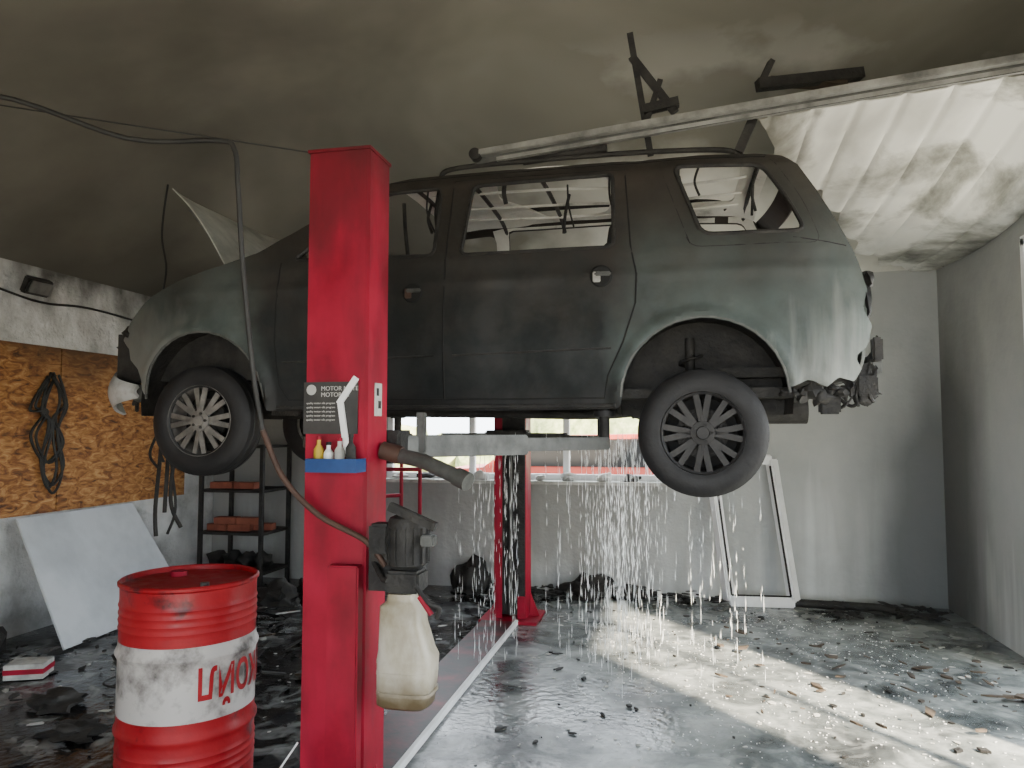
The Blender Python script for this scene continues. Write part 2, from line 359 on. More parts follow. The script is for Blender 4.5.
out=[(.88,1.74),(.915,1.80),(.885,1.86),(.95,1.92),(.975,2.02),(.93,2.10),(.955,2.2),(.90,2.38),(.845,2.5),(.74,2.72),(.65,2.88),(.58,2.945),(.45,2.98),(.2,3.0),(-.15,3.008),(-.7,3.01),(-1.2,3.0),(-1.5,2.98),(-1.66,2.93),(-1.85,2.83),(-2.1,2.68),(-2.36,2.53),
     (-2.6,2.46),(-2.89,2.37),(-3.12,2.27),(-3.27,2.16),(-3.35,2.06),(-3.27,2.0),(-3.25,1.93),(-3.16,1.87),(-3.09,1.72)]
out+=arc(FC,AR,176,2)+[(-2.25,1.61),(-1.6,1.605),(-.9,1.605),(-.26,1.61)]+arc(RC,AR,176,5)+[(.57,1.71),(.66,1.75),(.74,1.71),(.80,1.76)]
win_f=rpoly([(-2.12,2.475),(-1.27,2.455),(-1.27,2.885),(-1.60,2.875),(-1.78,2.79)],.05)
win_r=rpoly([(-1.12,2.455),(-.285,2.455),(-.30,2.895),(-1.085,2.885)],.04)
win_q=rpoly([(.16,2.50),(.665,2.495),(.60,2.66),(.475,2.895),(.02,2.92)],.06)
# far side openings raised towards the roof gutter so bright background shows through
win_f2=rpoly([(-2.12,2.475),(-1.27,2.455),(-1.27,2.955),(-1.58,2.94),(-1.78,2.82)],.05)
win_r2=rpoly([(-1.20,2.455),(-.285,2.455),(-.30,2.975),(-1.17,2.97)],.03)
win_q2=rpoly([(.10,2.50),(.665,2.495),(.60,2.75),(.50,2.94),(-.02,2.97)],.04)
car=group('burnt_station_wagon',(-1.2,Yc,1.6))
def farf(u,v):return (u,2*Yc-side_y(u,v),v)
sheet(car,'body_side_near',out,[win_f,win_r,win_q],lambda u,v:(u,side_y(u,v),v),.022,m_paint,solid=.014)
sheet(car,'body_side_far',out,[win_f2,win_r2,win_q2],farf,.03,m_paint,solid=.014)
liner=[(.80,2.42),(.70,2.72),(.55,2.97),(-.15,2.985),(-1.2,2.98),(-1.6,2.93),(-2.1,2.64),(-2.3,2.42)]
sheet(car,'inner_liner_far',liner,[win_f2,win_r2,win_q2],lambda u,v:(u,2*Yc-side_y(u,v)-.03,v),.03,m_ash,solid=.006)
sheet(car,'inner_liner_near',liner,[win_f,win_r,win_q],lambda u,v:(u,side_y(u,v)+.03,v),.03,m_dark,solid=.006)
def ztop(x):
    P=sorted([(x_,z_) for x_,z_ in out[11:19]])
    if x<=P[0][0]:return P[0][1]
    for (a,b),(c,d) in zip(P,P[1:]):
        if a<=x<=c:return b+(d-b)*(x-a)/(c-a)
    return P[-1][1]
def roofz(x,y):
    e=side_y(x,3.0);t=abs(y-Yc)/(Yc-e)
    return ztop(x)-.004+.065*(1-min(1,t)**3)+.012*noise.noise(Vector((x*4,y*4,1)))
ye=side_y(0,3.0)
# burnt-through openings in the roof skin
hole1=rpoly([(-1.05,4.32),(-.45,4.26),(-.34,4.75),(-.42,5.15),(-.85,5.18),(-1.12,4.8)],.06)
hole2=rpoly([(0.0,4.35),(.42,4.32),(.42,5.05),(.0,5.12)],.06)
sheet(car,'roof',[(-1.62,ye),(.57,ye),(.57,2*Yc-ye),(-1.62,2*Yc-ye)],[hole1,hole2],lambda u,v:(u,v,roofz(u,v)),.04,m_ash,solid=.012)
for k,x in enumerate([-1.55,-1.18,-.75,-.3,.05,.5]):
    tube(car,'roof_bow_%d'%k,[(x,4.05,2.95),(x,4.3,3.0),(x,Yc,3.015),(x,5.1,3.0),(x,5.31,2.95)],.014,m_dark,seg=6)
for k,y in enumerate([4.5,4.8,5.05]): tube(car,'roof_rib_%d'%k,[(-1.5,y,3.005),(-.7,y+R(-.05,.05),2.99),(-.1,y+R(-.06,.06),2.98),(.45,y,3.0)],.009,m_ash,seg=6)
for s,y in ((1,4.2),(-1,5.16)):
    tube(car,'roof_rail_%d'%(s+1),[(-1.35,y,3.02),(-1.28,y,3.07),(-.9,y,3.085),(-.2,y,3.085),(.3,y,3.06),(.38,y,3.0)],.016,m_dark)
def xr(z):
    P=[(.88,1.72),(.93,1.85)]+out[6:12]
    for (a,b),(c,d) in zip(P,P[1:]):
        if b<=z<=d:return a+(c-a)*(z-b)/(d-b)
    return P[-1][0] if z>2 else P[0][0]
def tgmap(u,v):
    x=xr(v);e=side_y(x,v);return (x+.06*(1-u*u),Yc+u*(Yc-e),v)
sheet(car,'tailgate',[(-1,1.80),(1,1.80),(1,2.94),(-1,2.94)],[rpoly([(-.82,2.5),(.82,2.5),(.78,2.84),(-.78,2.84)],.05)],tgmap,.04,m_paint,solid=.014)
def seam(name,pl,r=.006,m=m_dark2,off=.004):
    P=[]
    for (a,b),(c,d) in zip(pl,pl[1:]):
        n=max(2,int(math.hypot(c-a,d-b)/.05))
        for k in range(n):
            t=k/n;P.append((a+(c-a)*t,b+(d-b)*t))
    P.append(pl[-1])
    tube(car,name,[(x,side_y(x,z)-off,z) for x,z in P],r,m,seg=6,smooth=False)
seam('seam_front_door',[(-2.19,2.46),(-2.20,2.0),(-2.17,1.75),(-2.12,1.67),(-1.21,1.665)])
seam('seam_b_pillar',[(-1.20,2.92),(-1.20,1.665)])
seam('seam_rear_door',[(-1.20,1.665),(-.34,1.665),(-.32,1.78),(-.24,1.95),(-.175,2.15),(-.17,2.3),(-.2,2.46),(-.235,2.92),(-1.2,2.925)])
seam('seam_roof_gutter',[(-1.6,2.945),(-1.2,2.965),(0,2.97),(.5,2.945)],.008)
seam('seam_quarter_panel',[(.60,2.46),(.86,2.42)],.005)
seam('quarter_window_frame',win_q+[win_q[0]],.012,m_dark)
seam('rear_window_seal',win_r+[win_r[0]],.012,m_dark)
seam('front_window_seal',win_f+[win_f[0]],.012,m_dark)
seam('quarter_frame_outer',rpoly([(.10,2.43),(.74,2.43),(.66,2.68),(.52,2.94),(-.06,2.955)],.06)+[(.10,2.45)],.004)
seam('side_moulding_rear',[(-1.15,1.90),(-.30,1.92)],.007,m_dark)
seam('side_moulding_front',[(-2.15,1.88),(-1.25,1.90)],.007,m_dark)
seam('sill_strip',[(-2.2,1.625),(-.28,1.625)],.014,m_dark)
seam('arch_lip_rear',arc(RC,AR+.006,178,4),.008,m_grey,.0)
seam('arch_lip_front',arc(FC,AR+.006,176,4),.008,m_grey,.0)
for k,(x,z,mm) in enumerate([(-1.38,2.25,m_rust),(-.35,2.295,m_pale)]):
    y=side_y(x,z)
    lathe(car,'handle_recess_%d'%k,[(0,-.004),(.05,-.006),(.058,0)],(x,y-.008,z),m_dark2,'y',20)
    box(car,'door_handle_%d'%k,(x+.01,y-.020,z+.01),(.085,.016,.022),m_grey,bev=.006)
    box(car,'handle_plate_%d'%k,(x-.022,y-.016,z-.005),(.04,.01,.055),mm,bev=.004)
vs=[];fs=[]
for i in range(13):
    t=i/12
    for j in range(13):
        s=j/12
        hw=.70-.03*t
        x=-2.64-.50*t; z=2.485+.53*t+.05*math.sin(math.pi*t)+.02*math.sin(math.pi*s)
        x+=.09*t*(2*abs(s-.5))**3
        vs.append((x,Yc+(s-.5)*2*hw,z))
for i in range(12):
    for j in range(12):
        a=i*13+j;fs.append([a,a+1,a+14,a+13])
finish('hood',vs,fs,m_hood,car,smooth=True,solid=.006)
box(car,'cowl',(-2.48,Yc,2.48),(.32,1.38,.04),m_dark,bev=.01)
for k,y in enumerate([4.2,4.68,5.16]): beam(car,'hood_brace_%d'%k,(-2.66,y,2.50),(-3.05,y,2.93),.04,.02,m_grey)
box(car,'floor_pan',(-.75,Yc,1.69),(2.95,1.5,.05),m_dark)
box(car,'rear_floor',(.55,Yc,1.80),(.75,1.3,.05),m_dark)
box(car,'firewall',(-2.25,Yc,2.1),(.04,1.5,.8),m_dark)
box(car,'dashboard',(-2.05,Yc,2.42),(.35,1.42,.14),m_dark,bev=.03)
box(car,'inner_front_rail',(-2.9,4.05,1.95),(1.0,.1,.3),m_dark);box(car,'inner_front_rail_far',(-2.9,5.3,1.95),(1.0,.1,.3),m_dark)
lump(car,'engine',(-2.8,Yc,2.02),(.33,.42,.24),m_dark,.3,3,4)
box(car,'radiator_support',(-3.25,Yc,2.0),(.06,1.25,.42),m_dark,bev=.01)
beam(car,'bumper_beam',(-3.40,4.04,1.86),(-3.40,5.34,1.86),.06,.09,m_dark)
for c,n in ((RC,'rear'),(FC,'front')):
    for sg in (1,-1):
        vs=[];fs=[];pts=arc(c,AR+.03,-10,190,20)
        for (x,z) in pts:
            for y in (3.86,4.16): vs.append((x,y if sg>0 else 2*Yc-y,z))
        for i in range(20):fs.append([2*i,2*i+1,2*i+3,2*i+2])
        b=len(vs);vs+=[(x,(4.16 if sg>0 else 2*Yc-4.16),z) for x,z in pts];fs.append(list(range(b,len(vs))))
        finish('wheel_well_%s_%d'%(n,sg+1),vs,fs,m_dark,car)
for k,(x,y) in enumerate([(-1.55,4.3),(-1.55,5.05),(-.6,4.3),(-.6,5.05)]):
    tube(car,'seat_frame_%d'%k,[(x,y-.2,1.95),(x+.1,y-.2,2.1),(x+.24,y-.19,2.50),(x+.26,y,2.54),(x+.24,y+.19,2.50),(x+.1,y+.2,2.1),(x,y+.2,1.95)],.018,m_dark)
    tube(car,'headrest_%d'%k,[(x+.25,y-.08,2.52),(x+.27,y-.1,2.64),(x+.27,y,2.68),(x+.27,y+.1,2.64),(x+.25,y+.08,2.52)],.012,m_dark)
    box(car,'seat_base_%d'%k,(x-.15,y,1.92),(.42,.42,.08),m_dark,bev=.02)
lathe(car,'steering_wheel',[(.17,-.012),(.185,0),(.17,.012),(.158,0),(.17,-.012)],(-1.82,4.3,2.46),m_dark,'x')
for k in range(16):
    x=R(-2,.6);y=R(4.1,4.5);l=R(.08,.35)
    tube(car,'hanging_trim_%d'%k,[(x,y,2.96),(x+R(-.03,.03),y,2.96-l/2),(x+R(-.06,.06),y+R(-.03,.03),2.96-l)],R(.004,.014),m_dark,seg=5)
tube(car,'exhaust_pipe',[(-2.2,4.75,1.62),(-1.2,4.75,1.61),(-.4,4.75,1.60),(.1,4.95,1.66),(.8,5.05,1.64)],.03,m_dark)
cyl(car,'muffler',(.62,5.05,1.63),.09,.45,m_dark,'x')
tube(car,'rear_axle',[(.15,3.95,1.50),(.15,Yc,1.56),(.15,5.4,1.50)],.035,m_dark,smooth=False)
tube(car,'front_axle',[(-2.665,3.95,1.55),(-2.665,Yc,1.66),(-2.665,5.4,1.55)],.03,m_dark,smooth=False)
for k,(x,y,z) in enumerate([(.1,4.12,1.5),(.1,5.24,1.5),(-2.66,4.12,1.58),(-2.66,5.24,1.58)]):
    pts=[(x+.06*math.cos(a*.9),y+.06*math.sin(a*.9),z+a*.0115) for a in range(0,36)]
    tube(car,'coil_spring_%d'%k,pts,.009,m_dark,seg=6,smooth=False);tube(car,'damper_%d'%k,[(x,y,z-.05),(x,y,z+.5)],.025,m_dark,smooth=False)
beam(car,'trailing_arm',(.1,4.1,1.5),(-.42,4.2,1.66),.06,.05,m_dark)
for k in range(3):
    y=4.0+.3*k;tube(car,'rear_wiring_%d'%k,[(.90,y,1.78),(.99,y+.02,1.68),(.96,y+.05,1.63),(.88,y+.1,1.70)],.010,m_dark)
# exposed rear structure: rail end, crash beam, brackets, melted bumper drips
beam(car,'rear_bumper_beam',(1.0,3.98,1.83),(1.0,5.38,1.83),.05,.09,m_grey)
beam(car,'rear_rail_end',(.62,3.98,1.79),(1.0,4.02,1.79),.06,.09,m_dark)
box(car,'rear_bumper_bracket',(.95,3.97,1.72),(.10,.05,.10),m_dark,bev=.01);box(car,'rear_bracket_upper',(1.0,3.96,1.90),(.05,.05,.12),m_dark,bev=.01);box(car,'rear_tow_hook',(.78,4.0,1.63),(.10,.06,.10),m_dark,bev=.01)
lump(car,'tail_lamp_socket',(.955,3.985,2.15),(.03,.05,.10),m_dark2,.4,2,9)
lump(car,'tail_lamp_remains',(.97,4.0,2.26),(.03,.06,.05),m_dark,.4,2,9)
for k in range(9): lump(car,'melted_bumper_%d'%k,(.58+.05*k,3.90+.012*k,1.70+R(-.04,.03)),(R(.02,.045),.03,R(.02,.06)),m_dark,.7,2,k)
for k in range(6): lump(car,'melted_corner_%d'%k,(.97+R(-.03,.04),3.97+R(0,.05),1.70+.07*k),(.02,.03,R(.03,.06)),m_dark,.7,2,k+20)
for k in range(3):
    x=.86+.05*k;tube(car,'molten_strand_%d'%k,[(x,3.96,1.72),(x+R(-.02,.02),3.96,1.67),(x+R(-.03,.03),3.97,1.64-R(0,.03))],R(.005,.012),m_dark,seg=6)
lump(car,'headlamp',(-3.30,4.10,2.10),(.07,.13,.08),m_dark,.3,3,2)
vs=[];fs=[]
for i in range(11):
    for j in range(9):
        t=i/10;s=j/8
        bow=.03*math.sin(math.pi*s)
        vs.append((-3.50+.34*t**1.8-bow*(1-t),4.20-.30*math.sin(t*1.5)-bow,1.60+.05*t*(1-s)*2+.30*s*(1-.45*t)))
for i in range(10):
    for j in range(8):
        a=i*9+j;fs.append([a,a+1,a+10,a+9])
m_bump=mat('scorched_bumper',[(.36,(.06,.055,.05)),(.46,(.32,.32,.30)),(.6,(.52,.53,.52))],scale=6,rough=.5,bump=.1)
finish('bumper_fragment',vs,fs,m_bump,car,smooth=True,solid=.02)
for k in range(12):
    z=2.2-.05*k;tube(car,'front_scrap_%d'%k,[(-3.15,4.02,z),(-3.30+R(-.05,.05),4.04,z+R(-.06,.06)),(-3.42+R(-.03,.03),4.2,z+R(-.08,.08))],R(.01,.024),m_dark,seg=6)
for k in range(5): lump(car,'front_char_%d'%k,(-3.33+R(-.05,.08),4.08,1.78+.08*k),(.06,.06,.05),m_dark,.6,2,k+40)
lump(car,'foglamp',(-3.22,3.98,1.72),(.05,.04,.05),m_grey,.3,2,8)
for k in range(6):
    x=-3.12+.03*k;l=R(.35,.85)
    tube(car,'dangling_wire_%d'%k,[(x,4.05,1.78),(x+R(-.03,.03),4.03,1.7-l*.4),(x+R(-.05,.05),4.0,1.7-l*.8),(x+R(-.03,.06),4.0,1.7-l)],.009+.004*(k%2),m_dark,seg=6)
def wheel(nm,x,yo,z,s,rimm,ns=11):
    g=car;r=.325
    def Y(v):return yo+s*(v+.10)
    pr=[(.195,-.085),(.215,-.098),(.25,-.103),(.285,-.097),(.305,-.085),(r-.004,-.07),(r,-.04),(r-.005,-.036),(r-.005,-.03),(r,-.026),(r,.026),(r-.005,.03),(r-.005,.036),(r,.04),(r-.004,.07),(.305,.085),(.25,.1),(.195,.085),(.195,-.085)]
    lathe(g,nm+'_tyre',[(a,s*b) for a,b in pr],(x,Y(0),z),m_rub,'y',56)
    lathe(g,nm+'_rim',[(a,s*b) for a,b in [(.206,-.098),(.212,-.090),(.200,-.082),(.192,-.07),(.185,-.03),(.182,.08),(.19,.08),(.195,-.05),(.206,-.098)]],(x,Y(0),z),rimm,'y',48)
    cyl(g,nm+'_brake_disc',(x,Y(-.01),z),.13,.02,m_dark,'y');cyl(g,nm+'_back_plate',(x,Y(.05),z),.186,.01,m_dark2,'y',32)
    for k in range(ns):
        for dd in (-.085,.085):
            a=2*math.pi*k/ns
            a0=a+dd*.5;a1=a+dd*1.9
            p0=(x+.05*math.cos(a0),Y(-.082),z+.05*math.sin(a0));p1=(x+.194*math.cos(a1),Y(-.078),z+.194*math.sin(a1))
            beam(g,nm+'_spoke_%d_%d'%(k,dd>0),p0,p1,.010,.03,rimm)
    lathe(g,nm+'_hub',[(0,-.012*s),(.03,-.012*s),(.033,-.004*s),(.06,0),(.064,.02*s),(0,.02*s)],(x,Y(-.09),z),rimm,'y',28)
    for k in range(5):
        a=2*math.pi*k/5;cyl(g,nm+'_nut_%d'%k,(x+.042*math.cos(a),Y(-.094),z+.042*math.sin(a)),.008,.012,m_dark,'y',8)
wheel('wheel_front_near',-2.70,3.83,1.555,1,m_alloy,8)
wheel('wheel_rear_near',.150,3.82,1.485,1,m_alloyd,8)
wheel('wheel_front_far',-2.70,2*Yc-3.83,1.555,-1,m_alloy,8)
wheel('wheel_rear_far',.150,2*Yc-3.82,1.485,-1,m_alloyd,8)
# ------------------------------------------------------------ two post lift
lift=group('two_post_car_lift',(-1.26,4.3,0))
def post(nm,y0,y1,back,m,mb):
    x0,x1=-1.39,-1.145;H=2.6;t=.012
    box(lift,nm+'_back',((x0+x1)/2,back,H/2),(x1-x0,t,H),mb,bev=.003)
    box(lift,nm+'_side_l',(x0,(y0+y1)/2,H/2),(t,y1-y0,H),m,bev=.003)
    box(lift,nm+'_side_r',(x1,(y0+y1)/2,H/2),(t,y1-y0,H),m,bev=.003)
    fy=y1 if back==y0 else y0
    box(lift,nm+'_lip_l',(x0+.03,fy,H/2),(.06,t,H),m);box(lift,nm+'_lip_r',(x1-.03,fy,H/2),(.06,t,H),m)
    box(lift,nm+'_cap',((x0+x1)/2,(y0+y1)/2,H+.004),(x1-x0+.02,y1-y0+.02,.012),m)
    box(lift,nm+'_base',((x0+x1)/2,(y0+y1)/2,.012),(.46,.42,.024),m,bev=.004)
    box(lift,nm+'_carriage',((x0+x1)/2,(y0+y1)/2,1.5),(.16,.14,.9),m_dark)
post('front_column',2.65,2.85,2.65,m_red,m_red)
post('rear_column',5.78,6.0,6.0,m_red,m_dark)
box(lift,'rear_column_screw',(-1.265,5.85,1.3),(.15,.12,2.5),m_dark)
box(lift,'rear_column_burnt_lip',(-1.175,5.77,1.35),(.065,.012,2.3),m_dark)
tube(lift,'rear_column_rail',[(-1.26,5.775,.05),(-1.26,5.775,1.3)],.014,m_grey,smooth=False)
box(lift,'column_cover',(-1.205,2.615,.50),(.125,.055,.99),m_red,bev=.006)
for k,(xx,yy) in enumerate([(-1.46,2.75),(-1.05,2.75),(-1.46,5.9),(-1.05,5.9)]):
    s=1 if xx>-1.2 else -1
    finish('gusset_%d'%k,[(xx+.0,yy-.006,.024),(xx-s*.08,yy-.006,.024),(xx-s*.08,yy-.006,.22),(xx,yy+.006,.024),(xx-s*.08,yy+.006,.024),(xx-s*.08,yy+.006,.22)],[[0,1,2],[3,4,5],[0,1,4,3],[1,2,5,4],[2,0,3,5]],m_red,lift)
box(lift,'floor_cover',(-1.34,4.32,.014),(.26,2.7,.028),m_redd,bev=.003)
box(lift,'floor_cover_edge',(-1.195,4.32,.018),(.026,2.75,.036),m_white,bev=.003)
def arm(nm,a,b,padz,yy=0):
    a=Vector(a);b=Vector(b);mid=a.lerp(b,.55)
    beam(lift,nm+'_outer',a,mid,.11,.095,m_grey,bev=.006);beam(lift,nm+'_inner',a.lerp(b,.45),b,.08,.065,m_grey,bev=.004)
    cyl(lift,nm+'_pivot',(a.x,a.y,a.z),.06,.14,m_dark)
    cyl(lift,nm+'_pad_stem',(b.x,b.y,(b.z+padz)/2),.028,padz-b.z+.05,m_dark);cyl(lift,nm+'_pad',(b.x,b.y,padz-.015),.055,.03,m_rub)
arm('arm_near_rear',(-1.15,2.98,1.43),(-.35,3.93,1.43),1.60)
arm('arm_near_front',(-1.37,2.98,1.43),(-2.05,3.95,1.43),1.60)
arm('arm_far_rear',(-1.15,5.68,1.43),(-.5,5.35,1.43),1.62)
arm('arm_far_front',(-1.37,5.68,1.43),(-2.05,5.35,1.43),1.62)
box(lift,'carriage_yoke_near',(-1.26,2.95,1.43),(.34,.16,.13),m_dark,bev=.01)
box(lift,'carriage_yoke_far',(-1.26,5.68,1.43),(.34,.16,.13),m_dark,bev=.01)
box(lift,'arm_bracket',(-1.05,3.02,1.49),(.04,.03,.17),m_grey,bev=.004)
tube(lift,'lock_sleeve',[(-1.12,2.80,1.41),(-.95,2.75,1.38),(-.775,2.70,1.315)],.030,m_grey,seg=16,smooth=False)
tube(lift,'lock_sleeve_end',[(-.80,2.71,1.325),(-.75,2.69,1.305)],.036,m_grey,seg=16,smooth=False)
tube(lift,'lock_joint',[(-1.13,2.78,1.42),(-1.05,2.78,1.40)],.036,m_rust,seg=12,smooth=False)
mx,my=-.97,2.64
lathe(lift,'motor',[(0,-.10),(.055,-.10),(.075,-.085),(.075,.06),(.065,.085),(.03,.10),(0,.10)],(mx,my,1.09),m_dark,seg=28)
for k in range(14):
    a=2*math.pi*k/14;box(lift,'motor_fin_%d'%k,(mx+.077*math.cos(a),my+.077*math.sin(a),1.075),(.012,.006,.13),m_dark,rot=(0,0,a))
box(lift,'motor_terminal_box',(mx-.09,my-.02,1.10),(.08,.09,.11),m_dark,bev=.01)
box(lift,'pump_block',(mx,my,.945),(.13,.12,.08),m_dark,bev=.01)
box(lift,'motor_mount',(-1.08,my+.05,.97),(.14,.02,.16),m_dark)
beam(lift,'release_lever',(mx-.05,my-.05,1.22),(mx+.13,my-.06,1.15),.03,.03,m_dark)
box(lift,'motor_valve',(mx+.10,my-.05,1.10),(.05,.05,.04),m_grey,bev=.005)
tube(lift,'suction_hose',[(mx+.05,my-.05,.94),(mx+.10,my-.06,.88),(mx+.14,my-.05,.86),(mx+.13,my-.04,.82)],.009,m_dark)
tube(lift,'red_tap',[(mx+.07,my-.06,.90),(mx+.12,my-.07,.84)],.010,m_red,smooth=False)
tube(lift,'pressure_hose',[(-1.13,2.7,1.0),(-1.06,2.62,.955),(mx-.05,my-.06,.95)],.012,m_dark)
loft(lift,'oil_reservoir',[(.495,mx,my,.17,.13),(.505,mx,my,.20,.15),(.58,mx+.005,my,.21,.16),(.67,mx+.008,my,.215,.165),(.70,mx+.003,my,.195,.155),(.79,mx-.01,my,.165,.14),(.855,mx-.015,my,.155,.13),(.87,mx-.015,my,.11,.10),(.885,mx-.015,my,.10,.10),(.90,mx-.015,my,.10,.10)],m_plastic)
for k,z in enumerate([.55,.62,.66]): loft(lift,'reservoir_rib_%d'%k,[(z-.006,mx+.006,my,.213,.168),(z+.006,mx+.006,my,.213,.168)],m_plastic)
tube(lift,'white_drain_wire',[(-1.40,2.68,.02),(-1.46,2.60,.1),(-1.48,2.6,.18),(-1.40,2.64,.32)],.004,m_white)
sg=group('metal_sign',(-1.29,2.63,1.6))
box(sg,'plate',(-1.285,2.637,1.585),(.225,.004,.20),m_sign)
def text(parent,name,body,size,M,m,ext=.001,off=0):
    c=bpy.data.curves.new(name,'FONT');c.body=body;c.size=size;c.extrude=ext;c.align_x='LEFT';c.offset=off
    o=bpy.data.objects.new(name,c);sc.collection.objects.link(o);bpy.context.view_layer.update()
    me=bpy.data.meshes.new_from_object(o.evaluated_get(bpy.context.evaluated_depsgraph_get()));bpy.data.objects.remove(o)
    me.transform(M);me.materials.clear();me.materials.append(m)
    o=bpy.data.objects.new(name,me);sc.collection.objects.link(o)
    if parent:par(o,parent)
    return o
RX=Matrix.Rotation(math.pi/2,4,'X')
text(sg,'lettering_top','MOTOR MATE',.024,Matrix.Translation((-1.325,2.634,1.652))@RX,m_ink)
text(sg,'lettering_mid','MOTOREN',.024,Matrix.Translation((-1.325,2.634,1.628))@RX,m_ink)
for k in range(5): text(sg,'lettering_%d'%k,'quality motor oils program',.011,Matrix.Translation((-1.385,2.634,1.60-.016*k))@RX,m_ink)
lathe(sg,'logo',[(0,0),(.02,0),(.02,.002),(0,.002)],(-1.365,2.633,1.655),m_ink,'y',20)
hk=group('white_angle_bracket',(-1.19,2.63,1.58))
beam(hk,'upper_arm',(-1.175,2.625,1.70),(-1.245,2.625,1.60),.012,.022,m_white);beam(hk,'lower_arm',(-1.238,2.622,1.61),(-1.205,2.622,1.40),.012,.022,m_white)
tr=group('parts_tray',(-1.26,2.57,1.36))
tx=-1.24
box(tr,'tray_bottom',(tx,2.595,1.345),(.20,.09,.006),m_blue);box(tr,'tray_front',(tx,2.55,1.368),(.20,.005,.05),m_blue);box(tr,'tray_side_l',(tx-.10,2.595,1.368),(.005,.09,.05),m_blue);box(tr,'tray_side_r',(tx+.10,2.595,1.368),(.005,.09,.05),m_blue)
for k,(x,mm,hh) in enumerate([(-.07,m_yel,.12),(-.03,m_white,.10),(.015,m_pale,.115),(.06,m_dark,.13)]):
    lathe(tr,'bottle_%d'%k,[(0,0),(.019,0),(.019,hh*.65),(.008,hh*.8),(.008,hh),(0,hh)],(tx+x,2.595,1.349),mm,seg=16)
    cyl(tr,'bottle_cap_%d'%k,(tx+x,2.595,1.349+hh),.010,.012,m_dark if k%2 else m_red,seg=12)
lb=group('column_label',(-1.13,2.7,1.62))
box(lb,'plate',(-1.137,2.75,1.62),(.003,.07,.13),m_pale);box(lb,'icon_upper',(-1.1345,2.74,1.65),(.002,.02,.03),m_dark);box(lb,'icon_lower',(-1.1345,2.76,1.60),(.002,.025,.03),m_dark)
# ------------------------------------------------------------ drum
DX,DY,DS=-2.01,2.83,.945
dr=group('oil_drum',(DX,DY,0))
prof=[(0,.012),(.27,.012),(.283,0),(.29,.0),(.29,.02),(.285,.04)]
for z in [i*.01+.05 for i in range(0,79)]:
    rr=.283
    for zc_,a,wd in ((.295,.012,.016),(.60,.012,.016)): rr+=a*math.exp(-((z-zc_)/wd)**2)
    for zc_ in (.70,.73,.76,.79,.22,.19,.16,.13): rr+=.004*math.exp(-((z-zc_)/.007)**2)
    prof.append((rr,z))
prof+=[(.284,.86),(.292,.868),(.293,.878),(.286,.884),(.280,.878),(.279,.862),(0,.862)]
prof=[(r*DS,z) for r,z in prof]
lathe(dr,'shell',prof,(DX,DY,0),m_drum,seg=72)
pb=[(r+.0015,z) for r,z in prof[6:-7] if .35<z<.66]
lathe(dr,'white_band',pb,(DX,DY,0),m_drumw,seg=72)
cyl(dr,'bung_large',(DX-.12,DY+.085,.872),.035,.02,m_red);cyl(dr,'bung_small',(DX+.13,DY-.09,.869),.018,.016,m_grey)
o=text(dr,'lettering','ЛУКОЙЛ',.165,Matrix.Identity(4),m_drum,.0,.004)
me=o.data
xsz=max(v.co.x for v in me.vertices)
bm=bmesh.new();bm.from_mesh(me);bmesh.ops.subdivide_edges(bm,edges=[e for e in bm.edges if e.calc_length()>.04],cuts=2);bm.to_mesh(me);bm.free()
for v in me.vertices:
    phi=math.radians(-47)+(xsz-v.co.x)*(.46/xsz)/.275
    z=.505-(v.co.y-.06);rr=.2745+.012*math.exp(-((z-.60)/.016)**2)
    v.co=Vector((DX+rr*math.cos(phi),DY+rr*math.sin(phi),z))
# ------------------------------------------------------------ leaning board, shelf
bd=group('leaning_white_board',(-4.3,5.3,.4))
def quadslab(p,name,q,n,t,m):
    n=Vector(n).normalized()*t;vs=[Vector(a) for a in q];vs+= [v+n for v in vs]
    return finish(name,vs,[[0,1,2,3],[4,5,6,7],[0,1,5,4],[1,2,6,5],[2,3,7,6],[3,0,4,7]],m,p)
quadslab(bd,'board',[(-4.05,4.35,.01),(-4.15,5.8,.01),(-4.62,5.65,.86),(-4.58,4.45,.86)],(1,0,.5),.015,m_board)
sh=group('metal_shelf',(-4.2,6.55,0))
for k,(x,y) in enumerate([(-4.42,6.35),(-3.78,6.35),(-4.42,6.85),(-3.78,6.85)]): box(sh,'upright_%d'%k,(x,y,.68),(.035,.035,1.36),m_dark)
for k,z in enumerate([.15,.52,.92,1.34]): box(sh,'shelf_%d'%k,(-4.10,6.6,z),(.67,.53,.025),m_dark)
for k,(x,y,z) in enumerate([(-4.28,6.45,.57),(-4.05,6.45,.57),(-3.88,6.55,.57),(-4.2,6.45,.635),(-3.96,6.45,.635),(-4.25,6.45,.97),(-4.0,6.45,.97)]):
    box(sh,'brick_%d'%k,(x,y,z),(.22,.11,.062),m_brick,rot=(0,0,R(-.2,.2)),bev=.004)
for k in range(4): lump(sh,'junk_%d'%k,(-4.35+.16*k,6.55,.25),(.09,.1,.08),m_dark,.4,2,k)
cb=group('cable_bundle',(XL+.05,4.85,1.5))
for k in range(5):
    y=4.82+R(-.06,.06);w_=R(.08,.16);z0=1.95-R(0,.1);z1=.98+R(0,.3)
    tube(cb,'loop_%d'%k,[(XL+.04+.01*k,y,z0),(XL+.05,y+w_,z0-.2),(XL+.05,y+w_*.3,(z0+z1)/2),(XL+.05,y+w_*.9,z1+.15),(XL+.05,y,z1),(XL+.05,y-w_*.9,z1+.2),(XL+.05,y-w_*.2,(z0+z1)/2+.05),(XL+.05,y-w_,z0-.25),(XL+.04,y,z0)],.010,m_cable)
fl=group('wall_floodlight',(XL+.06,4.6,2.57))
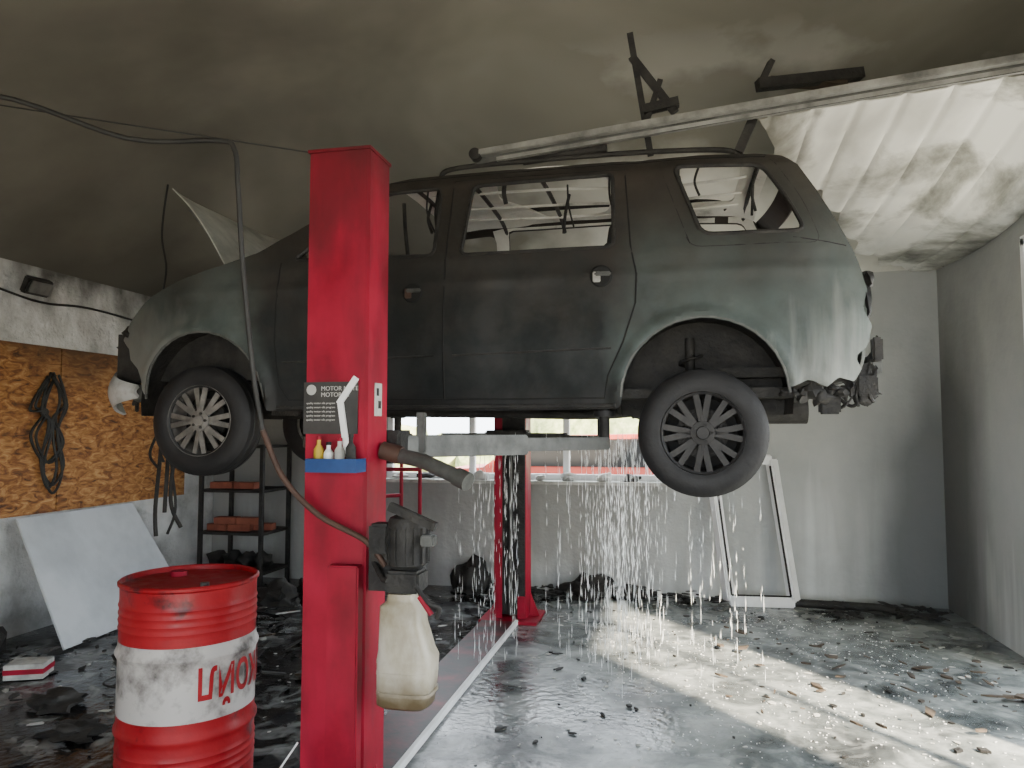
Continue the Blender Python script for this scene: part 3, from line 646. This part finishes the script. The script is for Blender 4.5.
box(fl,'housing',(XL+.07,4.6,2.57),(.06,.22,.13),m_dark,rot=(0,.4,0),bev=.01);box(fl,'lens',(XL+.105,4.6,2.555),(.006,.18,.09),m_grey,rot=(0,.4,0));box(fl,'bracket',(XL+.02,4.6,2.6),(.04,.1,.03),m_dark)
tube(None,'wall_wire',[(XL+.015,3.5,2.62),(XL+.015,4.2,2.53),(XL+.015,4.7,2.47),(XL+.015,5.2,2.50),(XL+.015,6.2,2.45),(XL+.015,6.8,2.47)],.009,m_cable)
cc=group('ceiling_cable',(-1.8,2.4,2.5))
tube(cc,'upper_run',[(-3.6,1.6,2.60),(-2.90,2.0,2.69),(-2.45,2.2,2.74),(-2.0,2.36,2.60),(-1.66,2.42,2.585),(-1.59,2.43,2.55),(-1.57,2.43,2.40),(-1.555,2.45,2.1),(-1.52,2.48,1.7),(-1.49,2.5,1.5)],.010,m_cable)
tube(cc,'lower_run',[(-1.49,2.5,1.5),(-1.43,2.55,1.32),(-1.30,2.585,1.18),(-1.12,2.60,1.09),(-1.04,2.60,1.0)],.011,m_rust)
tube(cc,'tie',[(-2.52,2.18,2.75),(-2.49,2.19,2.80),(-2.47,2.2,2.74)],.005,m_cable)
tube(None,'thin_ceiling_wire',[(-4.0,1.8,2.95),(-3,2.2,2.83),(-1.4,2.7,2.62)],.003,m_cable)
tube(None,'hanging_wire',[(-3.40,4.42,3.2),(-3.42,4.40,2.85),(-3.37,4.39,2.6),(-3.40,4.38,2.36)],.007,m_cable)
# ------------------------------------------------------------ overhead door track, panel
ra=group('overhead_door_track',(0,4.05,3.2))
beam(ra,'track_upper',(-1.15,4.16,3.135),(2.2,3.86,3.32),.05,.035,m_galv,bev=.004)
beam(ra,'track_lower',(-1.0,4.19,3.105),(2.2,3.90,3.28),.03,.03,m_galv,bev=.004)
beam(ra,'track_web',(-1.12,4.19,3.12),(2.2,3.89,3.30),.006,.07,m_grey)
tube(ra,'spring_tube',[(-.85,4.25,3.11),(-.35,4.2,3.13)],.03,m_dark,smooth=False,seg=12)
cyl(ra,'roller',(-1.12,4.16,3.13),.035,.06,m_dark,'y')
beam(ra,'strut_tall',(-.10,4.22,3.07),(-.21,4.22,3.80),.035,.035,m_dark);beam(ra,'strut_diagonal',(-.20,4.22,3.66),(.04,4.2,3.30),.03,.045,m_dark)
beam(ra,'strut_short',(-.14,4.2,3.2),(-.04,4.2,3.50),.02,.03,m_dark);beam(ra,'strut_foot',(-.14,4.2,3.33),(.06,4.2,3.36),.05,.05,m_dark)
beam(ra,'rear_stub',(.38,4.2,3.04),(.46,4.2,3.22),.05,.05,m_dark);beam(ra,'cross_angle',(.50,4.3,3.46),(1.1,4.5,3.56),.06,.06,m_dark);beam(ra,'cross_angle_tip',(.52,4.3,3.47),(.58,4.32,3.60),.05,.03,m_dark)
beam(ra,'cross_plate',(.56,4.35,3.50),(1.0,4.5,3.50),.10,.02,m_wood)
def pz(x,y):
    s=max(0,min(1,(y-3.95)/2.95));near=3.2+.05*(x-.4);far=2.87
    z=near+(far-near)*s**.75-.17*math.sin(math.pi*s)*max(0,min(1,(x-1.0)/1.2))
    gx=(x*4.6+.25*(y-4)*.4)%1.0
    return z+.014*math.exp(-((gx-.5)/.09)**2)
sheet(None,'overhead_door_panel',[(.48,4.08),(2.24,3.95),(2.24,6.93),(2.02,6.9),(1.88,6.62),(1.70,6.60),(1.62,6.3),(1.42,6.22),(1.40,5.95),(1.20,5.75),(1.16,5.4),(1.02,5.33),(.98,5.05),(.82,5.05),(.80,4.75),(.62,4.7),(.60,4.4)],[],lambda u,v:(u,v,pz(u,v)),.018,m_panel,solid=.008)
# ------------------------------------------------------------ leaning frame
fr=group('leaning_window_frame',(.7,6.8,.6))
A=Vector((.46,6.68,.045));B=Vector((.99,6.72,.045));C=Vector((.85,6.89,1.24));D=Vector((.33,6.87,1.24))
for n_,a,b in (('bottom',A,B),('right',B,C),('top',C,D),('left',D,A)): beam(fr,n_,a,b,.085,.085,m_white,bev=.01)
for n_,a,b in (('gasket_right',B,C),('gasket_left',D,A),('gasket_bottom',A,B)):
    c_=(A+C)/2;a=a.lerp(c_,.09)+Vector((0,-.045,0));b=b.lerp(c_,.09)+Vector((0,-.045,0));beam(fr,n_,a,b,.012,.012,m_dark)
st=group('red_tube_stand',(-2.2,6.3,0))
for k,(a,b) in enumerate([((-2.75,6.2,0),(-2.75,6.2,1.25)),((-2.2,6.3,0),(-2.2,6.3,1.35)),((-2.75,6.2,1.15),(-2.2,6.3,1.15)),((-2.75,6.2,.35),(-2.2,6.3,.35)),((-2.45,6.5,0),(-2.45,6.5,1.2)),((-2.75,6.2,.9),(-2.45,6.5,.9))]): tube(st,'tube_%d'%k,[a,b],.018,m_red,smooth=False)
vs=[];fs=[]
def drop(x,y,z,l,r):
    b=len(vs)
    vs.extend([(x,y,z+l),(x+r,y,z),(x,y+r,z),(x-r,y,z),(x,y-r,z),(x,y,z-l*.5)])
    for k in range(4):
        a,c=b+1+k,b+1+(k+1)%4;fs.append([b,a,c]);fs.append([b+5,c,a])
cols=[]
for _ in range(110): cols.append((random.gauss(-.33,.12),random.gauss(4.75,.2)))
for _ in range(30): cols.append((random.gauss(-1.05,.15),random.gauss(4.6,.3)))
for _ in range(16): cols.append((R(-.2,.5),R(4.3,5.2)))
for x,y in cols:
    for _ in range(random.randint(8,20)):
        z=R(.06,1.45);drop(x+R(-.008,.008),y,z,R(.015,.08),R(.0009,.002))
finish('water_drips',vs,fs,m_drip)
# ------------------------------------------------------------ floor debris
db=group('floor_debris',(0,5,0))
shards('ash_flakes',450,(-1.0,2.1,3.0,6.8),.010,.06,m_pale,parent=db,zmax=.004,thick=.004,tilt=.05)
shards('glass_bits',1100,(-.6,1.7,3.6,6.3),.006,.018,m_white,parent=db,zmax=.004,thick=.004)
shards('dark_flakes',120,(-1.0,2.1,3.0,6.8),.015,.09,m_dark,parent=db,zmax=.006,tilt=.06)
shards('wood_bits',70,(.2,1.9,4.0,5.8),.03,.18,m_wood,parent=db,asp=6)
shards('left_ash',150,(-4.4,-1.6,3.2,6.7),.02,.14,m_pale,parent=db,zmax=.005,thick=.005,tilt=.06)
shards('left_dark',240,(-4.4,-1.5,2.4,6.7),.03,.16,m_dark,parent=db,zmax=.03)
shards('back_heap',160,(-2.0,.4,6.6,6.88),.05,.22,m_dark,parent=db,zmax=.08)
shards('right_heap',90,(1.2,2.1,6.4,6.85),.05,.25,m_dark,parent=db,zmax=.05)
jp=group('charred_junk_pile',(-4.4,3.8,0))
for k,(x,y,sx,sz) in enumerate([(-4.42,3.9,.2,.16),(-4.38,3.45,.18,.1),(-4.45,4.12,.12,.2),(-4.4,3.1,.15,.12)]):
    lump(jp,'char_%d'%k,(x,y,sz*.4),(sx,sx*.8,sz),m_dark,.45,3,k)
jp=group('burnt_floor_litter',(-3,4.5,0))
for k,(x,y,sx,sz) in enumerate([(-3.4,4.4,.2,.06),(-3.35,5.9,.18,.12),(-3.15,6.2,.16,.14),(-2.4,5.0,.2,.06),(-3.0,3.9,.15,.05),(-3.3,3.5,.13,.05),(-2.7,5.7,.2,.07),(-2.9,3.2,.12,.04),(-3.35,4.9,.2,.10),(-2.75,4.3,.13,.05)]):
    lump(jp,'char_%d'%k,(x,y,sz*.4),(sx,sx*.8,sz),m_dark,.55,3,k+7)
for k in range(40):
    x=R(-3.35,-1.9);y=R(3.2,6.0);a=R(0,6.28);l=R(.08,.28)
    beam(jp,'stick_%d'%k,(x,y,.02),(x+l*math.cos(a),y+l*math.sin(a),R(.02,.08)),R(.012,.045),.010,random.choice([m_wood,m_dark,m_dark,m_pale]))
for k in range(4):
    x=R(-3.2,-2.4);y=R(3.4,5);r=R(.08,.16)
    tube(jp,'wire_coil_%d'%k,[(x+r*math.cos(a*.8)*(1+.1*math.sin(a*3)),y+r*math.sin(a*.8),.012+.003*a) for a in range(12)],.006,m_cable,seg=6)
jp=group('charred_rubble_heap',(-1.2,6.7,0))
for k,(x,y,sx,sz) in enumerate([(-1.85,6.72,.16,.2),(-.75,6.74,.22,.12),(-.4,6.76,.15,.09)]):
    lump(jp,'char_%d'%k,(x,y,sz*.4),(sx,sx*.7,sz),m_dark,.45,3,k+30)
bx=group('cardboard_box',(-3.85,3.88,0));box(bx,'body',(-3.85,3.88,.05),(.22,.16,.09),m_pale,rot=(0,0,.4),bev=.003);box(bx,'stripe',(-3.85,3.88,.052),(.223,.163,.03),m_red,rot=(0,0,.4))
tube(None,'floor_pipe',[(1.0,6.72,.04),(1.6,6.66,.045),(1.75,6.55,.05)],.035,m_dark,smooth=False)
# ------------------------------------------------------------ light & camera
wd=bpy.data.worlds.new('sky');sc.world=wd;wd.use_nodes=True
bg=wd.node_tree.nodes['Background'];bg.inputs[0].default_value=(.86,.93,1,1);bg.inputs[1].default_value=8.8
s=bpy.data.lights.new('sun','SUN');s.energy=44;s.angle=.03;s.color=(1,.86,.66)
so=bpy.data.objects.new('sun',s);sc.collection.objects.link(so)
so.rotation_euler=Vector((-1,1.2,-1)).to_track_quat('-Z','Y').to_euler();so.location=(6,-6,8)
cam=bpy.data.cameras.new('camera');cam.lens=26.0;cam.sensor_width=36;cam.clip_start=.05
co=bpy.data.objects.new('camera',cam);sc.collection.objects.link(co);co.location=(0,0,1.5)
co.rotation_euler=(math.radians(93.56),0,math.radians(12.2));sc.camera=co
